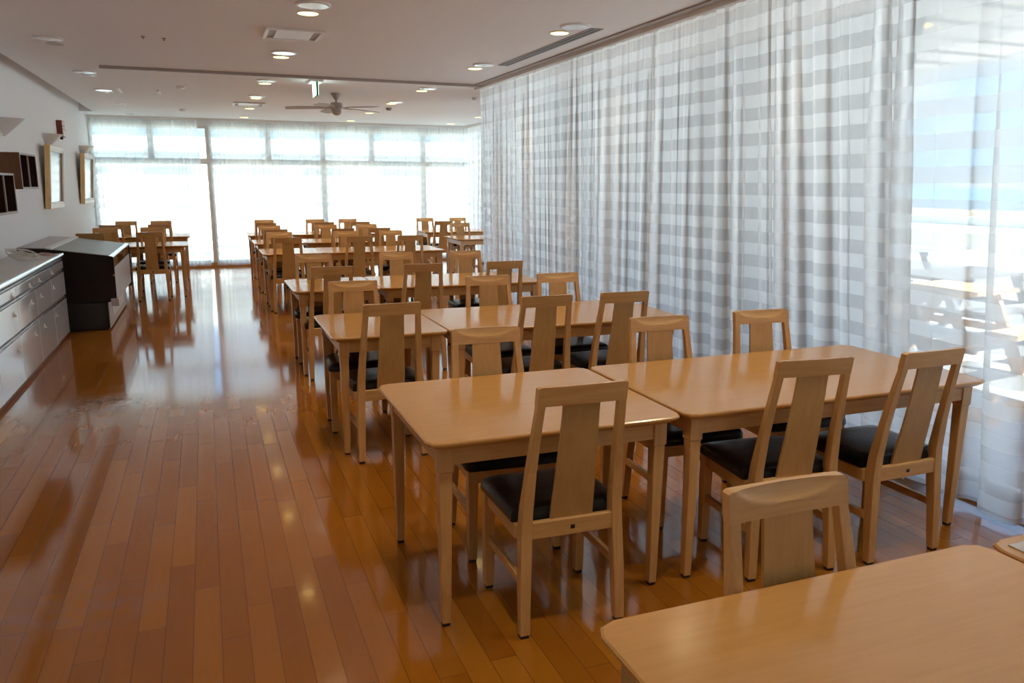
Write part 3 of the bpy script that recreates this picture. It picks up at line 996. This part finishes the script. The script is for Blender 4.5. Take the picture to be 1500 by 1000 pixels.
sconce(14.6, 2.105, 'white cone sconce above the gold framed picture by the far corner')
t = thing('alarm_box', 'brown alarm box with a pink face high on the left wall', 'alarm', (XW, 12.6, 2.14))
MB().box(0, .07, -.11, .11, 0, .22).build('housing', REDBR, t, bevel=.004)
MB().box(.07, .074, -.10, .10, .01, .21).build('face', PINKM, t)
MB().box(.074, .076, -.06, .06, .14, .155).box(.074, .076, -.06, .06, .10, .112).build('marking', REDBR, t)
MB().lathe([(.018, -.03), (.022, -.015), (.018, 0)], .035, 0, 12).build('knob', BLACKM, t)

# ------------------------------------------------------------------ cabinets and worktop
XC = -1.386
UW = 0.725
yend = 9.03
CZ = .80
for i in range(6):
    ya, yb = yend - UW * (i + 1), yend - UW * i
    pos = ['at the display case end of the row', 'second from the display case', 'third from the display case', 'fourth from the display case', 'fifth from the display case', 'sixth from the display case'][i]
    t = thing('drawer_cabinet', 'glossy white low cabinet with steel channels, ' + pos, 'cabinet', (XW, (ya + yb) / 2, 0), 0, 'white low cabinets along the left wall')
    w = UW / 2
    D = XC - XW
    MB().box(.005, D - .02, -w + .001, w - .001, .03, CZ - .001).build('body', CABM, t)
    MB().box(.005, D - .04, -w + .001, w - .001, 0, .03).build('plinth', GREYP, t)
    for zi, (z0, z1) in enumerate(((.035, .385), (.425, .650), (.690, .762))):
        dr = MB().box(D - .020, D, -w + .003, w - .003, z0, z1).build('drawer', CABM, t, bevel=.003)
        ch = MB().prism_y([(D - .020, z1 + .002), (D - .006, z1 + .004), (D + .004, z1 + .012), (D + .004, z1 + .022), (D - .012, z1 + .030), (D - .020, z1 + .030)], -w + .003, w - .003)
        ch.build('handle', STEEL, dr, smooth=True)
        for yo in ((-.29, -.17, .15, .22, -.2, .1)[i],):
            zc = z1 - .055 if zi == 2 else z1 - .08
            hkk = MB()
            hkk.box(D, D + .004, yo - .014, yo + .014, zc - .018, zc + .022)
            hkk.hexa([(D + .004, yo - .010, zc - .016), (D + .022, yo - .006, zc - .012), (D + .022, yo + .006, zc - .012), (D + .004, yo + .010, zc - .016),
                      (D + .004, yo - .008, zc + .004), (D + .010, yo - .005, zc + .002), (D + .010, yo + .005, zc + .002), (D + .004, yo + .008, zc + .004)])
            hkk.build('hook', WHITEP, dr, bevel=.001, seg=1)
ytop0 = yend - UW * 6
wt = thing('worktop', 'long pale worktop with a rounded steel edge on the white cabinets', 'worktop', (XW, 0, 0))
D = XC - XW
MB().box(.003, D - .006, ytop0, yend + .01, CZ, CZ + .034).build('board', COUNTERM, wt)
MB().prism_y([(D - .006, CZ + .001), (D + .008, CZ + .001), (D + .018, CZ + .010), (D + .018, CZ + .024), (D + .010, CZ + .036), (D - .006, CZ + .038)], ytop0, yend + .01).build('edge_strip', STEEL, wt, smooth=True)
ZT = CZ + .034
# things lying on the worktop
def coil(cx, cy, r, n, th, mat_, lab, seed, rise=.05):
    rn = random.Random(seed)
    pts = []
    for i in range(n * 26 + 1):
        a = 2 * PI * i / 26
        rr = r * (1 + .22 * math.sin(a * .37 + seed) + .08 * math.sin(a * 1.7))
        z = ZT + th + .002 + rise * abs(math.sin(a * .31 + seed * 2)) * (0.3 + .7 * abs(math.sin(a * .5)))
        pts.append((cx + rr * math.cos(a) + .02 * math.sin(a * .21), cy + rr * 1.5 * math.sin(a), z))
    return tag(MB().tube(pts, th, 6).build('cable', mat_, smooth=True), lab, 'cable')
coil(-1.62, 8.45, .105, 6, .0055, CABLEW, 'tangled white cable coiled on the worktop beside the display case', 3, .09)
coil(-1.49, 8.78, .055, 3, .0055, CABLEP, 'pinkish cable lying on the worktop between the white cable and the case', 5, .02)
t = thing('black_adapter', 'small black power adapter on the worktop against the left wall', 'adapter', (-1.75, 7.85, ZT))
MB().box(-.035, .035, -.05, .05, 0, .05).build('body', BLACKM, t, bevel=.008)
MB().tube([(0, .05, .02), (0, .12, .01), (-.02, .22, .006)], .004, 6).build('cord', BLACKM, t)
t = thing('tape_dispenser', 'dark grey tool lying on the worktop at the left edge of the photo', 'tool', (-1.56, 7.0, ZT))
MB().box(-.03, .03, -.07, .07, 0, .022).build('body', DARKG, t, bevel=.006)
MB().lathe([(.022, .022), (.022, .034), (.008, .036)], 0, .03, 16).build('wheel', BLACKM, t)

# ------------------------------------------------------------------ display case
Y0, Y1 = 9.20, 11.10
t = thing('display_case', 'low dark refrigerated display case with a sloping glass lid past the cabinets', 'display case', (XW, Y0, 0))
L_ = Y1 - Y0
def sx_(x): return x - XW
prof = [(sx_(-1.81), .30), (sx_(-.965), .30), (sx_(-.945), .33), (sx_(-.940), .765), (sx_(-.955), .778), (sx_(-1.40), .843), (sx_(-1.55), .868), (sx_(-1.81), .885)]
for a, b in ((0, .03), (L_ - .03, L_)):
    sp_ = MB().prism_y(prof, a, b).build('side_panel', DARKB, t, bevel=.002, seg=1)
MB().box(sx_(-1.81), sx_(-1.035), 0.004, L_ - .004, .02, .293).build('base', DARKG, t)
MB().box(sx_(-1.80), sx_(-1.05), .02, L_ - .02, 0, .02).build('plinth', BLACKM, t)
kp = MB().box(sx_(-1.034), sx_(-1.026), 0.01, L_ - .01, .02, .293).build('lower_front_panel', GREYP, t)
for j in range(6):
    MB().box(sx_(-1.026), sx_(-1.023), .35 + j * .2, .35 + j * .2 + .13, .10, .22).build('grille', WHITEP, kp)
MB().box(sx_(-1.80), sx_(-.95), .031, L_ - .031, .30, .33).build('deck', GREYP, t)
MB().box(sx_(-.965), sx_(-.950), .031, L_ - .031, .33, .655).build('front_panel', GREYP, t)
MB().box(sx_(-.962), sx_(-.948), .031, L_ - .031, .657, .755).build('front_glass', MIRRORM, t)
MB().prism_y([(sx_(-.968), .756), (sx_(-.944), .756), (sx_(-.944), .768), (sx_(-.957), .780), (sx_(-.985), .785), (sx_(-.985), .778)], .0, L_).build('edge_trim', STEEL, t, bevel=.002, seg=1)
MB().prism_y([(sx_(-.986), .777), (sx_(-.986), .786), (sx_(-1.50), .863), (sx_(-1.50), .854)], .031, L_ - .031).build('glass_lid', GLASSTOP, t)
MB().prism_y([(sx_(-1.50), .855), (sx_(-1.50), .878), (sx_(-1.56), .884), (sx_(-1.56), .861)], .005, L_ - .005).build('lid_frame', WHITEP, t, bevel=.003)
MB().prism_y([(sx_(-1.561), .86), (sx_(-1.561), .877), (sx_(-1.81), .888), (sx_(-1.81), .872)], .031, L_ - .031).build('rear_cover', GREYP, t)
MB().box(sx_(-1.0), sx_(-.925), -.012, 0, .255, .335).build('bumper', GREYP, t, bevel=.004)
MB().box(sx_(-1.06), sx_(-.935), L_ - .06, L_, .25, .42).build('corner_bracket', DARKG, t)
MB().box(sx_(-.957), sx_(-.942), -.004, 0, .57, .59).build('latch', CABLEP, t)

# ------------------------------------------------------------------ outside
def ext(o, lab, cat): return tag(o, lab, cat)
go = MB().box(3.8, 30, -40, 16.5, -.30, -.10).build('terrace', TERRM); struct(go)
go = MB().box(-60, 30, 16.5, 90, -.30, -.11).build('ground', GRASSM); struct(go)
go = MB().box(30, 58, -80, 120, -1.2, -.35).build('beach', SANDM); struct(go)
go = MB().box(58, 900, -600, 1200, -1.6, -1.2).build('sea', SEAM); struct(go)
# soffit over the near part of the terrace
so = MB()
so.box(3.95, 7.2, YB - 3, YS + .2, 2.72, 2.95)
so.box(5.45, 7.2, YS + .2, YF + .5, 2.72, 2.95)  # unseen far stretch, added to keep the sun off the side window
so = so.build('roof_overhang', SOFFM); struct(so)
for j in range(24):
    MB().box(4.1, 7.05, YB + .2 + j * .5, YB + .23 + j * .5, 2.70, 2.72).build('soffit_batten', SLATG, so)
struct(MB().box(XW - .3, XR2 + .5, YB - .3, YF + .6, H + .33, H + .5).build('roof', OUTW))
t = thing('outdoor_downlight', 'lit round lamp in the terrace soffit seen through the right curtain', 'ceiling light', (4.95, 4.62, 2.72))
MB().lathe([(.10, 0), (.10, -.03), (.09, -.032)], n=24).build('rim', WHITEP, t)
MB().lathe([(.088, -.031), (.088, -.036)], n=24).build('lens', LAMPE, t)
# low white wall and pale building beyond the far windows
tag(MB().box(30.2, 30.5, -40, 60, -.35, .25).build('garden_wall', OUTW), 'low white sea wall at the edge of the terrace beyond the right curtain', 'wall')
t = thing('neighbouring_building', 'pale building outside behind the far sheer curtains', 'building', (1.5, 27, -.11))
MB().box(-9, 9, 0, 5, 0, 2.7).build('wall', OUTW, t)
MB().box(-9.4, 9.4, -.5, 5.4, 2.7, 3.0).build('roof', SOFFM, t)
for j in range(7):
    MB().box(-8 + j * 2.4, -6.6 + j * 2.4, -.03, 0, .9, 2.1).build('window', GREYP, t)
def picnic(x, y, rz, lab, tm=SLATG):
    t = thing('picnic_table', lab, 'picnic table', (x, y, -.10), rz, 'outdoor picnic tables on the terrace')
    for j in range(5):
        MB().box(-.80, .80, -.36 + j * .147, -.36 + j * .147 + .135, .70, .735).build('top_board', tm, t)
    for s in (-1, 1):
        y0_, y1_ = sorted((s * .58, s * .84))
        MB().box(-.80, .80, y0_, y1_, .41, .45).build('bench', tm, t)
        leg = MB()
        leg.hexa([(s * .6 - .03, -.60, 0), (s * .6 + .03, -.60, 0), (s * .6 + .03, -.50, 0), (s * .6 - .03, -.50, 0),
                  (s * .6 - .03, -.28, .70), (s * .6 + .03, -.28, .70), (s * .6 + .03, -.18, .70), (s * .6 - .03, -.18, .70)])
        leg.hexa([(s * .6 - .03, .50, 0), (s * .6 + .03, .50, 0), (s * .6 + .03, .60, 0), (s * .6 - .03, .60, 0),
                  (s * .6 - .03, .18, .70), (s * .6 + .03, .18, .70), (s * .6 + .03, .28, .70), (s * .6 - .03, .28, .70)])
        leg.box(s * .6 - .025, s * .6 + .025, -.82, .82, .35, .41)
        leg.build('trestle', tm, t)
picnic(9.2, 8.8, .2, 'grey outdoor picnic table farthest out beyond the right curtain')
picnic(7.6, 6.2, .1, 'grey outdoor picnic table seen through the curtain past the second table row')
picnic(6.0, 5.2, .15, 'tan outdoor table seen through the curtain just above the nearest right chair', TANW)
picnic(8.0, 4.2, .1, 'tan outdoor table at the right edge beyond the curtain', TANW)
